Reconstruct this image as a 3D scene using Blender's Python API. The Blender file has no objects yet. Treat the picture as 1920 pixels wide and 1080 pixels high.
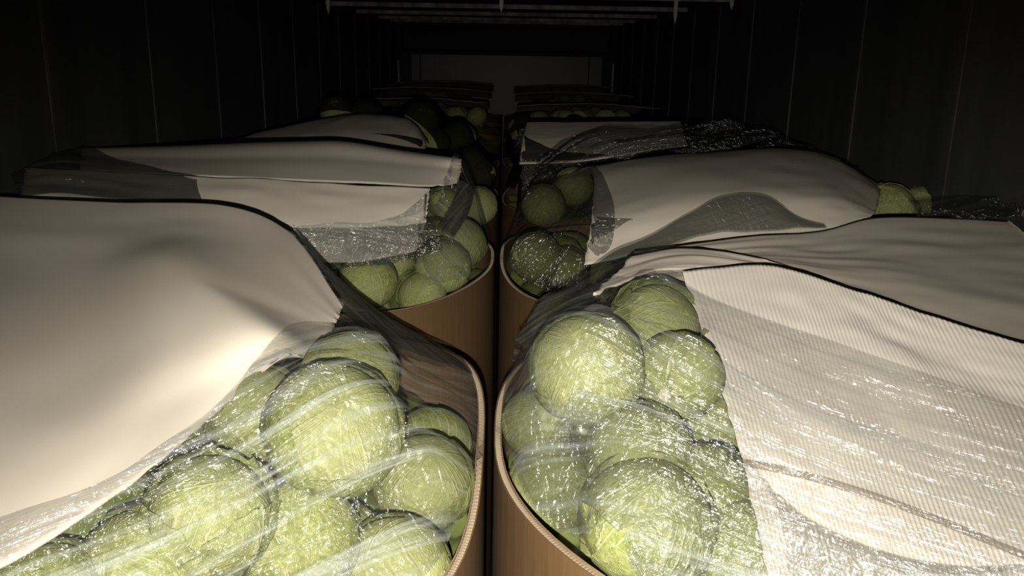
import bpy, bmesh, math, random
import numpy as np
from mathutils import Vector, Matrix, noise
from mathutils.bvhtree import BVHTree

random.seed(7)
sc = bpy.context.scene
COL = sc.collection
R = math.radians

# ------------------------------------------------------------------ camera
F = 1600.0                                   # focal length in pixels of a 1920 px wide frame
CAM = Vector((0.0, 0.0, 2.35))
pitch, yaw, roll = math.atan(445 / F), math.atan(18 / F), R(1.0)
fw = Vector((math.sin(yaw) * math.cos(pitch), math.cos(yaw) * math.cos(pitch), -math.sin(pitch)))
r0 = Vector((math.cos(yaw), -math.sin(yaw), 0))
u0 = r0.cross(fw)
rt = r0 * math.cos(roll) + u0 * math.sin(roll)
up = u0 * math.cos(roll) - r0 * math.sin(roll)
cd = bpy.data.cameras.new('camera')
cd.sensor_width = 36.0
cd.lens = 36.0 * F / 1920.0
cd.clip_start = 0.02
cam = bpy.data.objects.new('camera', cd)
COL.objects.link(cam)
m = Matrix((rt, up, -fw)).transposed().to_4x4()
m.translation = CAM
cam.matrix_world = m
sc.camera = cam

# ------------------------------------------------------------------ world, flash, exposure
w = bpy.data.worlds.new('world')
sc.world = w
w.use_nodes = True
w.node_tree.nodes['Background'].inputs[0].default_value = (0.0006, 0.0006, 0.0007, 1)
w.node_tree.nodes['Background'].inputs[1].default_value = 1.0
fl = bpy.data.lights.new('phone_flash', 'SPOT')      # the LED flash beside the lens, the only light in the trailer
fl.energy = 240
fl.color = (1.0, 0.955, 0.885)
fl.shadow_soft_size = 0.006
fl.spot_size = R(112)
fl.spot_blend = 1.0
flo = bpy.data.objects.new('phone_flash', fl)
flo.location = CAM + Vector((-0.012, 0.0, -0.055))
flo.rotation_euler = Vector((math.sin(R(3)) * math.cos(R(43.5)), math.cos(R(3)) * math.cos(R(43.5)), -math.sin(R(43.5)))).to_track_quat('-Z', 'Y').to_euler()
COL.objects.link(flo)
sc.view_settings.view_transform = 'Standard'
sc.view_settings.look = 'None'
sc.view_settings.gamma = 1.0
sc.view_settings.exposure = 0.0
sc.view_settings.use_curve_mapping = False
sc.cycles.transparent_max_bounces = 24

# ------------------------------------------------------------------ picture <-> place
def ray(px, py):
    return fw + rt * ((px - 960.0) / F) + up * ((540.0 - py) / F)

def at_depth(px, py, zc):                     # zc metres along the lens axis
    return CAM + ray(px, py) * zc

def at_y(px, py, y):                          # on the plane y metres down the trailer
    d = ray(px, py)
    return CAM + d * (y / d.y)

def at_z(px, py, z):
    d = ray(px, py)
    return CAM + d * ((z - CAM.z) / d.z)

# ------------------------------------------------------------------ object helpers
def tag(o, label=None, cat=None, group=None, kind=None):
    if label: o['label'] = label
    if cat: o['category'] = cat
    if group: o['group'] = group
    if kind: o['kind'] = kind
    return o

def empty(name, loc):
    o = bpy.data.objects.new(name, None)
    o.empty_display_size = 0.05
    o.location = loc
    COL.objects.link(o)
    return o

def mesh_from(name, vs, fs, mat, smooth=False, uvs=None):
    me = bpy.data.meshes.new(name)
    me.from_pydata([tuple(v) for v in vs], [], fs)
    if uvs is not None:
        ul = me.uv_layers.new(name='UVMap')
        flat = np.empty(len(me.loops), dtype=np.int32)
        me.loops.foreach_get('vertex_index', flat)
        ul.data.foreach_set('uv', np.asarray(uvs, dtype=np.float32)[flat].ravel())
    if smooth:
        me.polygons.foreach_set('use_smooth', [True] * len(me.polygons))
    me.materials.append(mat)
    me.update()
    return me

def link(name, me, parent=None):
    o = bpy.data.objects.new(name, me)
    COL.objects.link(o)
    if parent: o.parent = parent
    return o

class MB:
    def __init__(s): s.v, s.f = [], []
    def box(s, x0, x1, y0, y1, z0, z1, bev=0.0):
        b = len(s.v)
        if bev <= 0:
            s.v += [(x, y, z) for z in (z0, z1) for x, y in ((x0, y0), (x1, y0), (x1, y1), (x0, y1))]
            s.f += [tuple(b + i for i in q) for q in ((3, 2, 1, 0), (4, 5, 6, 7), (0, 1, 5, 4), (1, 2, 6, 5), (2, 3, 7, 6), (3, 0, 4, 7))]
            return s
        bm = bmesh.new()
        bmesh.ops.create_cube(bm, size=1)
        for v in bm.verts:
            v.co = Vector(((x0 + x1) / 2 + v.co.x * (x1 - x0), (y0 + y1) / 2 + v.co.y * (y1 - y0), (z0 + z1) / 2 + v.co.z * (z1 - z0)))
        bmesh.ops.bevel(bm, geom=bm.edges[:], offset=bev, segments=1, affect='EDGES')
        bm.verts.index_update()
        s.v += [tuple(v.co) for v in bm.verts]
        s.f += [tuple(b + v.index for v in f.verts) for f in bm.faces]
        bm.free()
        return s
    def prism(s, prof, axis, a, bb):          # closed profile of (p, q) extruded along axis 'x' or 'y'
        b = len(s.v); n = len(prof)
        for t in (a, bb):
            for p, q in prof:
                s.v.append((t, p, q) if axis == 'x' else (p, t, q))
        for i in range(n):
            j = (i + 1) % n
            s.f.append((b + i, b + j, b + n + j, b + n + i))
        s.f += [tuple(b + i for i in range(n))[::-1], tuple(b + n + i for i in range(n))]
        return s
    def build(s, name, mat, parent=None, smooth=False):
        return link(name, mesh_from(name, s.v, s.f, mat, smooth), parent)

# ------------------------------------------------------------------ materials
class NT:
    def __init__(s, name):
        s.m = bpy.data.materials.new(name); s.m.use_nodes = True
        s.t = s.m.node_tree; s.t.nodes.clear()
        s.out = s.t.nodes.new('ShaderNodeOutputMaterial')
    def n(s, typ, **kw):
        nd = s.t.nodes.new(typ)
        for k, v in kw.items():
            if k.startswith('i_'):
                key = k[2:]
                nd.inputs[int(key) if key.isdigit() else key].default_value = v
            else: setattr(nd, k, v)
        return nd
    def l(s, a, b): s.t.links.new(a, b)
    def math(s, op, a, b=None, c=None):
        nd = s.n('ShaderNodeMath', operation=op)
        for i, v in enumerate((a, b, c)):
            if v is None: continue
            if isinstance(v, (int, float)): nd.inputs[i].default_value = v
            else: s.l(v, nd.inputs[i])
        return nd.outputs[0]
    def smooth(s, v, lo, hi, t0=0.0, t1=1.0):
        nd = s.n('ShaderNodeMapRange', interpolation_type='SMOOTHSTEP')
        nd.inputs['From Min'].default_value = lo; nd.inputs['From Max'].default_value = hi
        nd.inputs['To Min'].default_value = t0; nd.inputs['To Max'].default_value = t1
        s.l(v, nd.inputs['Value'])
        return nd.outputs[0]
    def mix(s, fac, a, b):
        nd = s.n('ShaderNodeMix', data_type='RGBA')
        for k, v in ((0, fac), (6, a), (7, b)):
            if isinstance(v, (int, float)): nd.inputs[k].default_value = v
            elif isinstance(v, tuple): nd.inputs[k].default_value = (*v, 1.0) if len(v) == 3 else v
            else: s.l(v, nd.inputs[k])
        return nd.outputs[2]
    def noise(s, vec, scale, detail=4.0, rough=0.5, dist=0.0):
        nd = s.n('ShaderNodeTexNoise')
        nd.inputs['Scale'].default_value = scale; nd.inputs['Detail'].default_value = detail
        nd.inputs['Roughness'].default_value = rough; nd.inputs['Distortion'].default_value = dist
        if vec is not None: s.l(vec, nd.inputs['Vector'])
        return nd.outputs['Fac']
    def mapping(s, vec, scale, loc=(0, 0, 0), rot=(0, 0, 0)):
        nd = s.n('ShaderNodeMapping')
        nd.inputs['Scale'].default_value = scale; nd.inputs['Location'].default_value = loc; nd.inputs['Rotation'].default_value = rot
        s.l(vec, nd.inputs['Vector'])
        return nd.outputs[0]
    def bump(s, h, strength, dist):
        nd = s.n('ShaderNodeBump')
        nd.inputs['Strength'].default_value = strength; nd.inputs['Distance'].default_value = dist
        s.l(h, nd.inputs['Height'])
        return nd.outputs[0]
    def principled(s, col, rough, normal=None, spec=0.5, metal=0.0):
        p = s.n('ShaderNodeBsdfPrincipled')
        if isinstance(col, tuple): p.inputs['Base Color'].default_value = (*col, 1.0)
        else: s.l(col, p.inputs['Base Color'])
        if isinstance(rough, (int, float)): p.inputs['Roughness'].default_value = rough
        else: s.l(rough, p.inputs['Roughness'])
        p.inputs['Specular IOR Level'].default_value = spec
        p.inputs['Metallic'].default_value = metal
        if normal is not None: s.l(normal, p.inputs['Normal'])
        s.l(p.outputs[0], s.out.inputs[0])
        return p

def mat_paper(name, c1, c2, flutes=0.0, pitch=0.0075):
    k = NT(name)
    tc = k.n('ShaderNodeTexCoord')
    uv = tc.outputs['UV']
    broad = k.noise(uv, 3.0, 3)
    fib = k.noise(k.mapping(uv, (1.0, 6.0, 1.0)), 160, 3, 0.6)
    col = k.mix(k.math('MULTIPLY', broad, 0.8), c1, c2)
    col = k.mix(k.smooth(fib, 0.35, 0.75, 0.0, 0.22), col, tuple(x * 0.78 for x in c1))
    speck = k.noise(uv, 220, 1, 0.5)
    col = k.mix(k.smooth(speck, 0.80, 0.84, 0.0, 0.6), col, (0.10, 0.07, 0.05))
    h = k.math('MULTIPLY', fib, 0.25)
    if flutes:
        sep = k.n('ShaderNodeSeparateXYZ'); k.l(uv, sep.inputs[0])
        warp = k.math('MULTIPLY', k.noise(uv, 6, 2), 0.010)
        ph = k.math('MULTIPLY', k.math('ADD', sep.outputs[0], warp), 2 * math.pi / pitch)
        fl_ = k.math('MULTIPLY', k.math('SINE', ph), 0.5)
        amt = k.smooth(k.noise(uv, 4.0, 2), 0.30, 0.65, 0.35, 1.0)
        h = k.math('ADD', h, k.math('MULTIPLY', fl_, amt))
    nrm = k.bump(h, 1.0, flutes if flutes else 0.0004)
    k.principled(col, 0.62, nrm, 0.28)
    return k.m

def mat_kraft(name, c):
    k = NT(name)
    ob = k.n('ShaderNodeTexCoord').outputs['Object']
    n1 = k.noise(ob, 4, 4); n2 = k.noise(k.mapping(ob, (1, 1, 0.12)), 140, 3, 0.6)
    col = k.mix(n1, tuple(x * 0.8 for x in c), tuple(min(1, x * 1.15) for x in c))
    col = k.mix(k.smooth(n2, 0.4, 0.8, 0.0, 0.3), col, tuple(x * 0.6 for x in c))
    k.principled(col, 0.6, k.bump(n2, 0.35, 0.001), 0.35)
    return k.m

def mat_leaf(name, deep, mid, rib, vein_n=7.0, ribs=1.0):
    k = NT(name)
    tc = k.n('ShaderNodeTexCoord')
    uv, ob = tc.outputs['UV'], tc.outputs['Object']
    info = k.n('ShaderNodeObjectInfo')
    off = k.n('ShaderNodeVectorMath', operation='ADD')
    k.l(ob, off.inputs[0])
    comb = k.n('ShaderNodeCombineXYZ'); k.l(k.math('MULTIPLY', info.outputs['Random'], 9.0), comb.inputs[0]); k.l(comb.outputs[0], off.inputs[1])
    pos = off.outputs[0]
    sep = k.n('ShaderNodeSeparateXYZ'); k.l(uv, sep.inputs[0])
    warp = k.math('SUBTRACT', k.noise(pos, 14, 3), 0.5)
    U = k.math('ADD', k.math('MULTIPLY', k.math('SUBTRACT', sep.outputs[0], 0.5), 2.0), k.math('MULTIPLY', warp, 0.16))
    V = sep.outputs[1]
    aU = k.math('ABSOLUTE', U)
    width = k.math('MULTIPLY_ADD', V, -0.085, 0.11)
    rib_f = k.smooth(k.math('DIVIDE', aU, width), 0.4, 1.0, 1.0, 0.0)
    wv = k.math('ADD', k.math('MULTIPLY', V, vein_n * 0.42), k.math('MULTIPLY', aU, -5.2))
    wv = k.math('ADD', wv, k.math('MULTIPLY', warp, 0.9))
    fr = k.math('ABSOLUTE', k.math('SUBTRACT', k.math('FRACT', wv), 0.5))
    vein = k.smooth(fr, 0.33, 0.48, 0.0, 1.0)
    w2 = k.math('ADD', k.math('MULTIPLY', V, vein_n * 1.3), k.math('MULTIPLY', aU, -13.0))
    w2 = k.math('ADD', w2, k.math('MULTIPLY', warp, 2.2))
    fr2 = k.math('ABSOLUTE', k.math('SUBTRACT', k.math('FRACT', w2), 0.5))
    vein = k.math('MAXIMUM', vein, k.smooth(fr2, 0.36, 0.5, 0.0, 0.28))
    fine = k.noise(k.mapping(uv, (9, 26, 1)), 3.0, 5, 0.65, 0.6)
    fine_f = k.smooth(fine, 0.52, 0.62, 0.0, 1.0)
    n1 = k.noise(pos, 9, 4, 0.55)
    col = k.mix(k.smooth(n1, 0.3, 0.7), deep, mid)
    col = k.mix(k.math('MULTIPLY', info.outputs['Random'], 0.45), col, (0.30, 0.305, 0.145))
    col = k.mix(k.math('MULTIPLY', fine_f, 0.30), col, rib)
    col = k.mix(k.math('MULTIPLY', vein, 0.42), col, rib)
    col = k.mix(k.math('MULTIPLY', rib_f, 0.5), col, rib)
    blot = k.noise(pos, 30, 3)
    col = k.mix(k.smooth(blot, 0.68, 0.78, 0.0, 0.35), col, (0.32, 0.28, 0.10))
    h = k.math('ADD', k.math('MULTIPLY', vein, 0.5), k.math('MULTIPLY', rib_f, 1.0))
    h = k.math('ADD', h, k.math('MULTIPLY', k.noise(pos, 15, 3), 0.7))
    k.principled(col, 0.55, k.bump(h, 0.55, 0.004), 0.16)
    return k.m

def mat_film(name, clear=(0.90, 0.91, 0.90), haze=(0.05, 0.32), hz_col=(0.62, 0.66, 0.62), rough=0.10, bump=0.5, streak=26.0, gloss=1.0, crinkle=1.0):
    k = NT(name)
    tc = k.n('ShaderNodeTexCoord')
    uv, ob = tc.outputs['UV'], tc.outputs['Object']
    s1 = k.noise(k.mapping(uv, (0.9, streak, 1)), 1.6, 6, 0.6, 0.5)
    s2 = k.noise(k.mapping(uv, (2.5, streak * 2.5, 1), (3, 7, 0)), 1.5, 4, 0.6, 0.2)
    cr = k.noise(ob, 34, 3, 0.55, 1.4)
    vor = k.n('ShaderNodeTexVoronoi', feature='DISTANCE_TO_EDGE'); vor.inputs['Scale'].default_value = 22
    wob = k.n('ShaderNodeTexNoise'); wob.inputs['Scale'].default_value = 9; k.l(ob, wob.inputs['Vector'])
    mixv = k.n('ShaderNodeMix', data_type='VECTOR'); mixv.inputs[0].default_value = 0.12
    k.l(ob, mixv.inputs[4]); k.l(wob.outputs['Color'], mixv.inputs[5])
    k.l(mixv.outputs[1], vor.inputs['Vector'])
    fold = k.smooth(vor.outputs['Distance'], 0.0, 0.09, 1.0, 0.0)
    h = k.math('ADD', k.math('MULTIPLY', s1, 1.0), k.math('MULTIPLY', s2, 0.45))
    h = k.math('ADD', h, k.math('MULTIPLY', cr, 0.55 * crinkle))
    vor2 = k.n('ShaderNodeTexVoronoi', feature='F1'); vor2.inputs['Scale'].default_value = 62; k.l(mixv.outputs[1], vor2.inputs['Vector'])
    patch = k.smooth(k.noise(ob, 5, 2), 0.42, 0.62, 0.05, 1.0)
    h = k.math('ADD', h, k.math('MULTIPLY', fold, 0.12 * crinkle))
    h = k.math('ADD', h, k.math('MULTIPLY', k.math('MULTIPLY', vor2.outputs['Distance'], patch), 0.55 * crinkle))
    nrm = k.bump(h, bump, 0.02)
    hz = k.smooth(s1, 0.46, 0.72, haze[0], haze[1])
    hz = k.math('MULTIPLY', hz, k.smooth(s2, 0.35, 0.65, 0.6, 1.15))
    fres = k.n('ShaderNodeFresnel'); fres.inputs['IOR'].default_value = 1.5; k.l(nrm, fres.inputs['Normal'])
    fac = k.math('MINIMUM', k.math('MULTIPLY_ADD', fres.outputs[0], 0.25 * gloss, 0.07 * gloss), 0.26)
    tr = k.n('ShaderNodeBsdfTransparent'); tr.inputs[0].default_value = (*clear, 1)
    d1 = k.n('ShaderNodeBsdfDiffuse'); d1.inputs[0].default_value = (*hz_col, 1)
    d2 = k.n('ShaderNodeBsdfTranslucent'); d2.inputs[0].default_value = (*hz_col, 1)
    di = k.n('ShaderNodeMixShader'); di.inputs[0].default_value = 0.4; k.l(d1.outputs[0], di.inputs[1]); k.l(d2.outputs[0], di.inputs[2])
    gl = k.n('ShaderNodeBsdfGlossy'); gl.inputs['Roughness'].default_value = rough; k.l(nrm, gl.inputs['Normal'])
    m1 = k.n('ShaderNodeMixShader'); k.l(hz, m1.inputs[0]); k.l(tr.outputs[0], m1.inputs[1]); k.l(di.outputs[0], m1.inputs[2])
    m2 = k.n('ShaderNodeMixShader'); k.l(fac, m2.inputs[0]); k.l(m1.outputs[0], m2.inputs[1]); k.l(gl.outputs[0], m2.inputs[2])
    k.l(m2.outputs[0], k.out.inputs[0])
    return k.m

def mat_plain(name, c, rough, metal=0.0, spec=0.4, scuff=0.3, streak=(1, 1, 1)):
    k = NT(name)
    ob = k.n('ShaderNodeTexCoord').outputs['Object']
    n1 = k.noise(k.mapping(ob, streak), 5, 5, 0.6)
    col = k.mix(k.smooth(n1, 0.3, 0.75), tuple(x * (1 - scuff) for x in c), tuple(x * (1 + scuff) for x in c))
    k.principled(col, rough, k.bump(n1, 0.15, 0.004), spec, metal)
    return k.m

PAPER = (0.52, 0.465, 0.375)
M = {
    'sheet': mat_paper('cardboard_sheet_paper', PAPER, (0.58, 0.52, 0.425)),
    'fluted': mat_paper('fluted_cardboard_paper', (0.67, 0.61, 0.515), (0.73, 0.67, 0.57), 0.0009),
    'kraft': mat_kraft('bin_kraft_board', (0.115, 0.065, 0.027)),
    'kraft_in': mat_kraft('bin_kraft_inner', (0.20, 0.13, 0.07)),
    'flute': mat_kraft('bin_flute_paper', (0.24, 0.19, 0.125)),
    'head': mat_leaf('cabbage_head_skin', (0.14, 0.157, 0.034), (0.23, 0.243, 0.080), (0.37, 0.37, 0.20), 9.0),
    'leaf': mat_leaf('cabbage_leaf', (0.122, 0.148, 0.028), (0.222, 0.24, 0.073), (0.40, 0.395, 0.23)),
    'heap': mat_plain('cabbage_heap_skin', (0.10, 0.12, 0.035), 0.5, 0.0, 0.3, 0.35),
    'stem': mat_plain('cabbage_cut_stem', (0.42, 0.40, 0.26), 0.6),
    'film_crisp': mat_film('crinkled_clear_film', (0.955, 0.96, 0.955), (0.02, 0.42), (0.66, 0.70, 0.66), 0.16, 0.85, 26.0, 1.15, 1.6),
    'film': mat_film('clear_film', (0.955, 0.96, 0.955), (0.02, 0.34), (0.66, 0.70, 0.66), 0.15, 0.75),
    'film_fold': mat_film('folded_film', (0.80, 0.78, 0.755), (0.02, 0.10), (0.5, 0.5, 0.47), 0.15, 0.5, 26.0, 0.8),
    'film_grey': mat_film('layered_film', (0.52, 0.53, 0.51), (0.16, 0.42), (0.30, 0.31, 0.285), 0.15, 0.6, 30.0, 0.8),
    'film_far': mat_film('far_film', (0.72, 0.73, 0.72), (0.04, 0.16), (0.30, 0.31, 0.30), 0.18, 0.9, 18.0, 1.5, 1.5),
    'film_dimming': mat_film('dimming_film', (0.36, 0.37, 0.36), (0.05, 0.16), (0.10, 0.105, 0.10), 0.15, 0.7, 30.0, 0.8),  # tint deepened to stand in for the darkness over the far cabbages
    'wall': mat_plain('trailer_wall_lining', (0.05, 0.052, 0.05), 0.55, 0.0, 0.25, 0.25, (1, 1, 0.1)),
    'wall_strip': mat_plain('trailer_seam_strip', (0.07, 0.07, 0.07), 0.45, 0.0, 0.4, 0.5, (1, 1, 0.4)),
    'ceiling': mat_plain('trailer_ceiling_lining', (0.03, 0.03, 0.028), 0.6, 0.0, 0.2),
    'bow': mat_plain('roof_bow_metal', (0.34, 0.32, 0.30), 0.5, 0.0, 0.5, 0.5, (2, 1, 1)),
    'hook': mat_plain('hanger_metal', (0.42, 0.40, 0.36), 0.5, 0.0, 0.5),
    'bulkhead': mat_plain('bulkhead_lining', (0.045, 0.045, 0.045), 0.4, 0.0, 0.4, 0.15),
    'dark': mat_plain('black_housing', (0.012, 0.012, 0.012), 0.6, 0.0, 0.2),
    'floor': mat_plain('trailer_floor_metal', (0.06, 0.06, 0.06), 0.5, 0.0, 0.3),
}

# ------------------------------------------------------------------ the trailer
HW, YF, ZC = 1.265, 10.1, 2.655
Y0 = -0.6
fo = MB().box(-HW, HW, Y0, YF, -0.05, 0).build('floor', M['floor']); tag(fo, kind='structure')
for i in range(16):                                         # floor rails
    x = -1.2 + i * 0.16
    MB().box(x, x + 0.05, Y0, YF, 0.0, 0.022).build('floor_rail', M['floor'], fo)
ce = MB().box(-HW, HW, Y0, YF, ZC, ZC + 0.05).build('ceiling', M['ceiling']); tag(ce, kind='structure')
for y in (4.95, 6.2, 7.45, 8.7, 9.6):
    pr = [(y - 0.03, ZC), (y + 0.03, ZC), (y + 0.02, ZC - 0.028), (y - 0.02, ZC - 0.028)]
    MB().prism(pr, 'x', -HW + 0.02, HW - 0.02).build('roof_bow', M['bow'], ce)
seams = [0.30, 1.00, 1.71, 2.42, 3.13, 3.84, 4.55, 5.26, 5.97, 6.68, 7.39, 8.10, 8.81, 9.52, YF]
for s, nm in ((-1, 'wall_left'), (1, 'wall_right')):
    a, b = sorted((s * HW, s * (HW + 0.05)))
    wl = MB().box(a, b, Y0, YF, 0, ZC).build(nm, M['wall']); tag(wl, kind='structure')
    for i in range(len(seams) - 1):
        a, b = sorted((s * HW, s * (HW - 0.008)))
        MB().box(a, b, seams[i] + 0.006, seams[i + 1] - 0.006, 0.02, ZC - 0.03, 0.003).build('panel', M['wall'], wl)
        if i > 0:
            a, b = sorted((s * (HW - 0.008), s * (HW - 0.012)))
            MB().box(a, b, seams[i] - 0.007, seams[i] + 0.007, 0.02, ZC - 0.03).build('seam_strip', M['wall_strip'], wl)
wf = MB().box(-HW, HW, YF, YF + 0.05, 0, ZC).build('wall_front', M['dark']); tag(wf, kind='structure')
MB().box(-1.08, 1.10, YF - 0.05, YF, 0.02, 2.30, 0.006).build('bulkhead_panel', M['bulkhead'], wf)
for x in (-1.232, 1.212):
    MB().box(x, x + 0.02, YF - 0.06, YF, 0.02, 2.22).build('corner_strip', M['bow'], wf)
for x in (-0.98, 0.94):
    MB().box(x, x + 0.012, YF - 0.056, YF - 0.05, 0.02, 2.29).build('joint_strip', M['dark'], wf)
ev = empty('evaporator', (0, YF - 0.35, 2.33)); tag(ev, 'black refrigeration blower housing high on the front wall under the ceiling', 'refrigeration unit')
MB().box(-1.12, 1.12, -0.27, 0.30, 0.0, 0.26, 0.02).build('housing', M['dark'], ev)
for i in range(5):
    MB().box(-1.05, 1.05, -0.282, -0.27, 0.04 + i * 0.042, 0.052 + i * 0.042).build('louvre', M['dark'], ev)

# bright rail across the roof with the hanger tabs
rail = MB().box(-HW + 0.02, HW - 0.02, 4.60, 4.64, ZC - 0.034, ZC - 0.012, 0.004).build('roof_rail', M['bow'], ce)
hooks = [(616, -6, 28, 4.58, 'leftmost pale metal hanger tab below the roof rail'),
         (940, -4, 24, 4.58, 'middle pale metal hanger tab below the roof rail'),
         (1265, 0, 46, 4.58, 'long pale metal hanger tab right of the middle one'),
         (1371, -8, 19, 4.3, 'rightmost short pale metal hanger tab near the right wall')]
for px, ya, yb, Y, lb in hooks:
    p1 = at_y(px, yb, Y)
    t = empty('hanger_tab', (p1.x, Y, ZC)); tag(t, lb, 'hanger', 'hanger tabs on the ceiling')
    L = ZC - p1.z
    pf = [(-0.011, -0.012), (0.011, -0.012), (0.009, -L * 0.75), (0.0, -L), (-0.009, -L * 0.75)]
    MB().prism(pf, 'y', -0.003, 0.003).build('tab', M['hook'], t)
    MB().box(-0.02, 0.02, -0.008, 0.008, -0.014, 0.0, 0.002).build('bracket', M['bow'], t)

# ------------------------------------------------------------------ bulk bins
RIM = CAM.z - 0.66
BA, BB, BN = 0.60, 0.615, 2.6
ROWS = {'L': [1.34, 2.715, 4.0, 5.28, 6.56, 7.84, 9.12], 'R': [1.42, 2.715, 4.0, 5.28, 6.56, 7.84, 9.12]}
CX = {'L': -0.628, 'R': 0.588}
BNS = {('L', 0): 3.3}
def bn(side, row): return BNS.get((side, row), BN)

def rim_xy(side, row, t, k=1.0):
    c, s = math.cos(t), math.sin(t)
    e = 2 / bn(side, row)
    x = math.copysign(abs(c) ** e, c) * BA * k
    y = math.copysign(abs(s) ** e, s) * BB * k
    return CX[side] + x, ROWS[side][row] + y

def rim_z(side, row, t):
    ph = row * 1.7 + (0.9 if side == 'R' else 0.0)
    return RIM + 0.010 * math.sin(2 * t + ph) + 0.006 * math.sin(5 * t + 2 * ph)

def inside(side, row, x, y):
    n = bn(side, row)
    return (abs((x - CX[side]) / BA) ** n + abs((y - ROWS[side][row]) / BB) ** n) ** (1 / n)

def make_bin(side, row, label, detail):
    t0 = empty('cardboard_bin', (CX[side], ROWS[side][row], 0.022)); tag(t0, label, 'bulk bin', 'bulk bins standing in two columns')
    ox, oy, oz = t0.location
    def wall(nm, k0, k1, mat):
        N = 96; vs = []; fs = []
        for i in range(N):
            t = 2 * math.pi * i / N
            zt = rim_z(side, row, t)
            (xa, ya), (xb, yb) = rim_xy(side, row, t, k0), rim_xy(side, row, t, k1)
            bul = 1.0 + 0.0
            for z, k in ((oz, 0), (zt, 0), (zt, 1), (oz, 1)):
                x, y = ((xa, ya), (xb, yb))[k]
                vs.append((x - ox, y - oy, z - oz))
        for i in range(N):
            a, b = i * 4, ((i + 1) % N) * 4
            for q in range(4):
                r = (q + 1) % 4
                fs.append((a + q, b + q, b + r, a + r))
        return link(nm, mesh_from(nm, vs, fs, mat, False), t0)
    wall('outer_liner', 1.0, 0.9965, M['kraft'])
    wall('inner_liner', 0.981, 0.9775, M['kraft_in'])
    # fluting seen in the rim between the two liners
    N = 1100 if detail else 240
    vs, fs = [], []
    for i in range(N):
        t = 2 * math.pi * i / N
        k = 0.9965 if i % 2 else 0.981
        x, y = rim_xy(side, row, t, k); z = rim_z(side, row, t) - 0.0015
        vs += [(x - ox, y - oy, z - oz), (x - ox, y - oy, z - oz - 0.12)]
    for i in range(N):
        j = (i + 1) % N
        fs.append((2 * i, 2 * j, 2 * j + 1, 2 * i + 1))
    link('fluting', mesh_from('fluting', vs, fs, M['flute']), t0)
    vs = [(*(Vector((*rim_xy(side, row, 2 * math.pi * i / 48, 0.975), 0.03)) - t0.location),) for i in range(48)]
    link('bottom_panel', mesh_from('bottom_panel', vs, [tuple(range(48))], M['kraft_in']), t0)
    return t0

names = {0: 'nearest', 1: 'second', 2: 'third', 3: 'fourth', 4: 'fifth', 5: 'sixth', 6: 'farthest'}
BINS = {}
for row in range(7):
    for side in 'LR':
        BINS[side, row] = make_bin(side, row, 'rounded brown corrugated bin of cabbages, %s in the %s column' % (names[row], 'left' if side == 'L' else 'right'), row < 2)

# ------------------------------------------------------------------ cabbages
def cab_dir(alpha, az):
    return Vector((math.sin(alpha) * math.cos(az), math.sin(alpha) * math.sin(az), -math.cos(alpha)))

def head_mesh(seed):
    rng = random.Random(seed)
    NU, NV = 36, 22
    vs, fs, uvs = [], [], []
    off = Vector((seed * 3.1, seed * 1.7, 0))
    for j in range(NV + 1):
        for i in range(NU + 1):
            d = cab_dir(math.pi * j / NV, 2 * math.pi * (i % NU) / NU)
            r = 0.955 + 0.035 * noise.noise(d * 1.6 + off) + 0.012 * noise.noise(d * 5 + off)
            p = d * r; p.z *= 0.90
            vs.append(p); uvs.append((0.5 + 0.35 * math.sin(i / NU * 4 * math.pi), j / NV))
    W = NU + 1
    for j in range(NV):
        for i in range(NU):
            fs.append((j * W + i, j * W + i + 1, (j + 1) * W + i + 1, (j + 1) * W + i))
    return mesh_from('cabbage_head', vs, fs, M['head'], True, uvs)

def leaf_mesh(seed, k, az, amax, half, lift, crinkle=1.0):
    off = Vector((seed * 2.3 + k, 5.1 * k, seed))
    NU, NV = 22, 22
    vs, fs, uvs = [], [], []
    base = 0.985 + 0.011 * k
    for j in range(NV + 1):
        v = j / NV
        for i in range(NU + 1):
            u = i / NU * 2 - 1
            wdt = half * (0.80 + 0.25 * math.sin(math.pi * min(1, v * 1.1)))
            tip = amax * (1 - 0.20 * abs(u) ** 2.2 + 0.05 * noise.noise(Vector((u * 2.5, k, seed))))
            al = 0.16 + v * (tip - 0.16)
            a = az + u * wdt * (1 + 0.08 * noise.noise(Vector((v * 3, k * 2, seed + 4))))
            d = cab_dir(al, a)
            edge = max(abs(u) ** 5, v ** 7)
            r = base + lift * edge * (1 + 0.9 * noise.noise(d * 3 + off))
            r += crinkle * (0.016 * noise.noise(d * 4 + off) + 0.008 * noise.noise(d * 11 + off))
            r += 0.020 * math.exp(-(u / 0.07) ** 2) * (1 - 0.75 * v)            # midrib
            w_ = v * 7.0 - abs(u) * 2.6
            r += 0.002 * math.exp(-(((w_ % 1) - 0.5) / 0.12) ** 2)
            p = d * r; p.z *= 0.90
            vs.append(p); uvs.append(((u + 1) / 2, v))
    W = NU + 1
    for j in range(NV):
        for i in range(NU):
            fs.append((j * W + i, j * W + i + 1, (j + 1) * W + i + 1, (j + 1) * W + i))
    me = mesh_from('cabbage_leaf', vs, fs, M['leaf'], True, uvs)
    return me

def stem_mesh(seed):
    vs, fs = [], []
    n = 12
    for z, r in ((-0.84, 0.17), (-1.0, 0.15), (-1.03, 0.12)):
        for i in range(n):
            a = 2 * math.pi * i / n
            vs.append((r * (1 + 0.08 * math.sin(3 * a + seed)) * math.cos(a), r * math.sin(a), z))
    for j in range(2):
        for i in range(n):
            a, b = j * n + i, j * n + (i + 1) % n
            fs.append((a, b, b + n, a + n))
    fs.append(tuple(range(2 * n, 3 * n)))
    return mesh_from('cabbage_stem', vs, fs, M['stem'], True)

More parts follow.
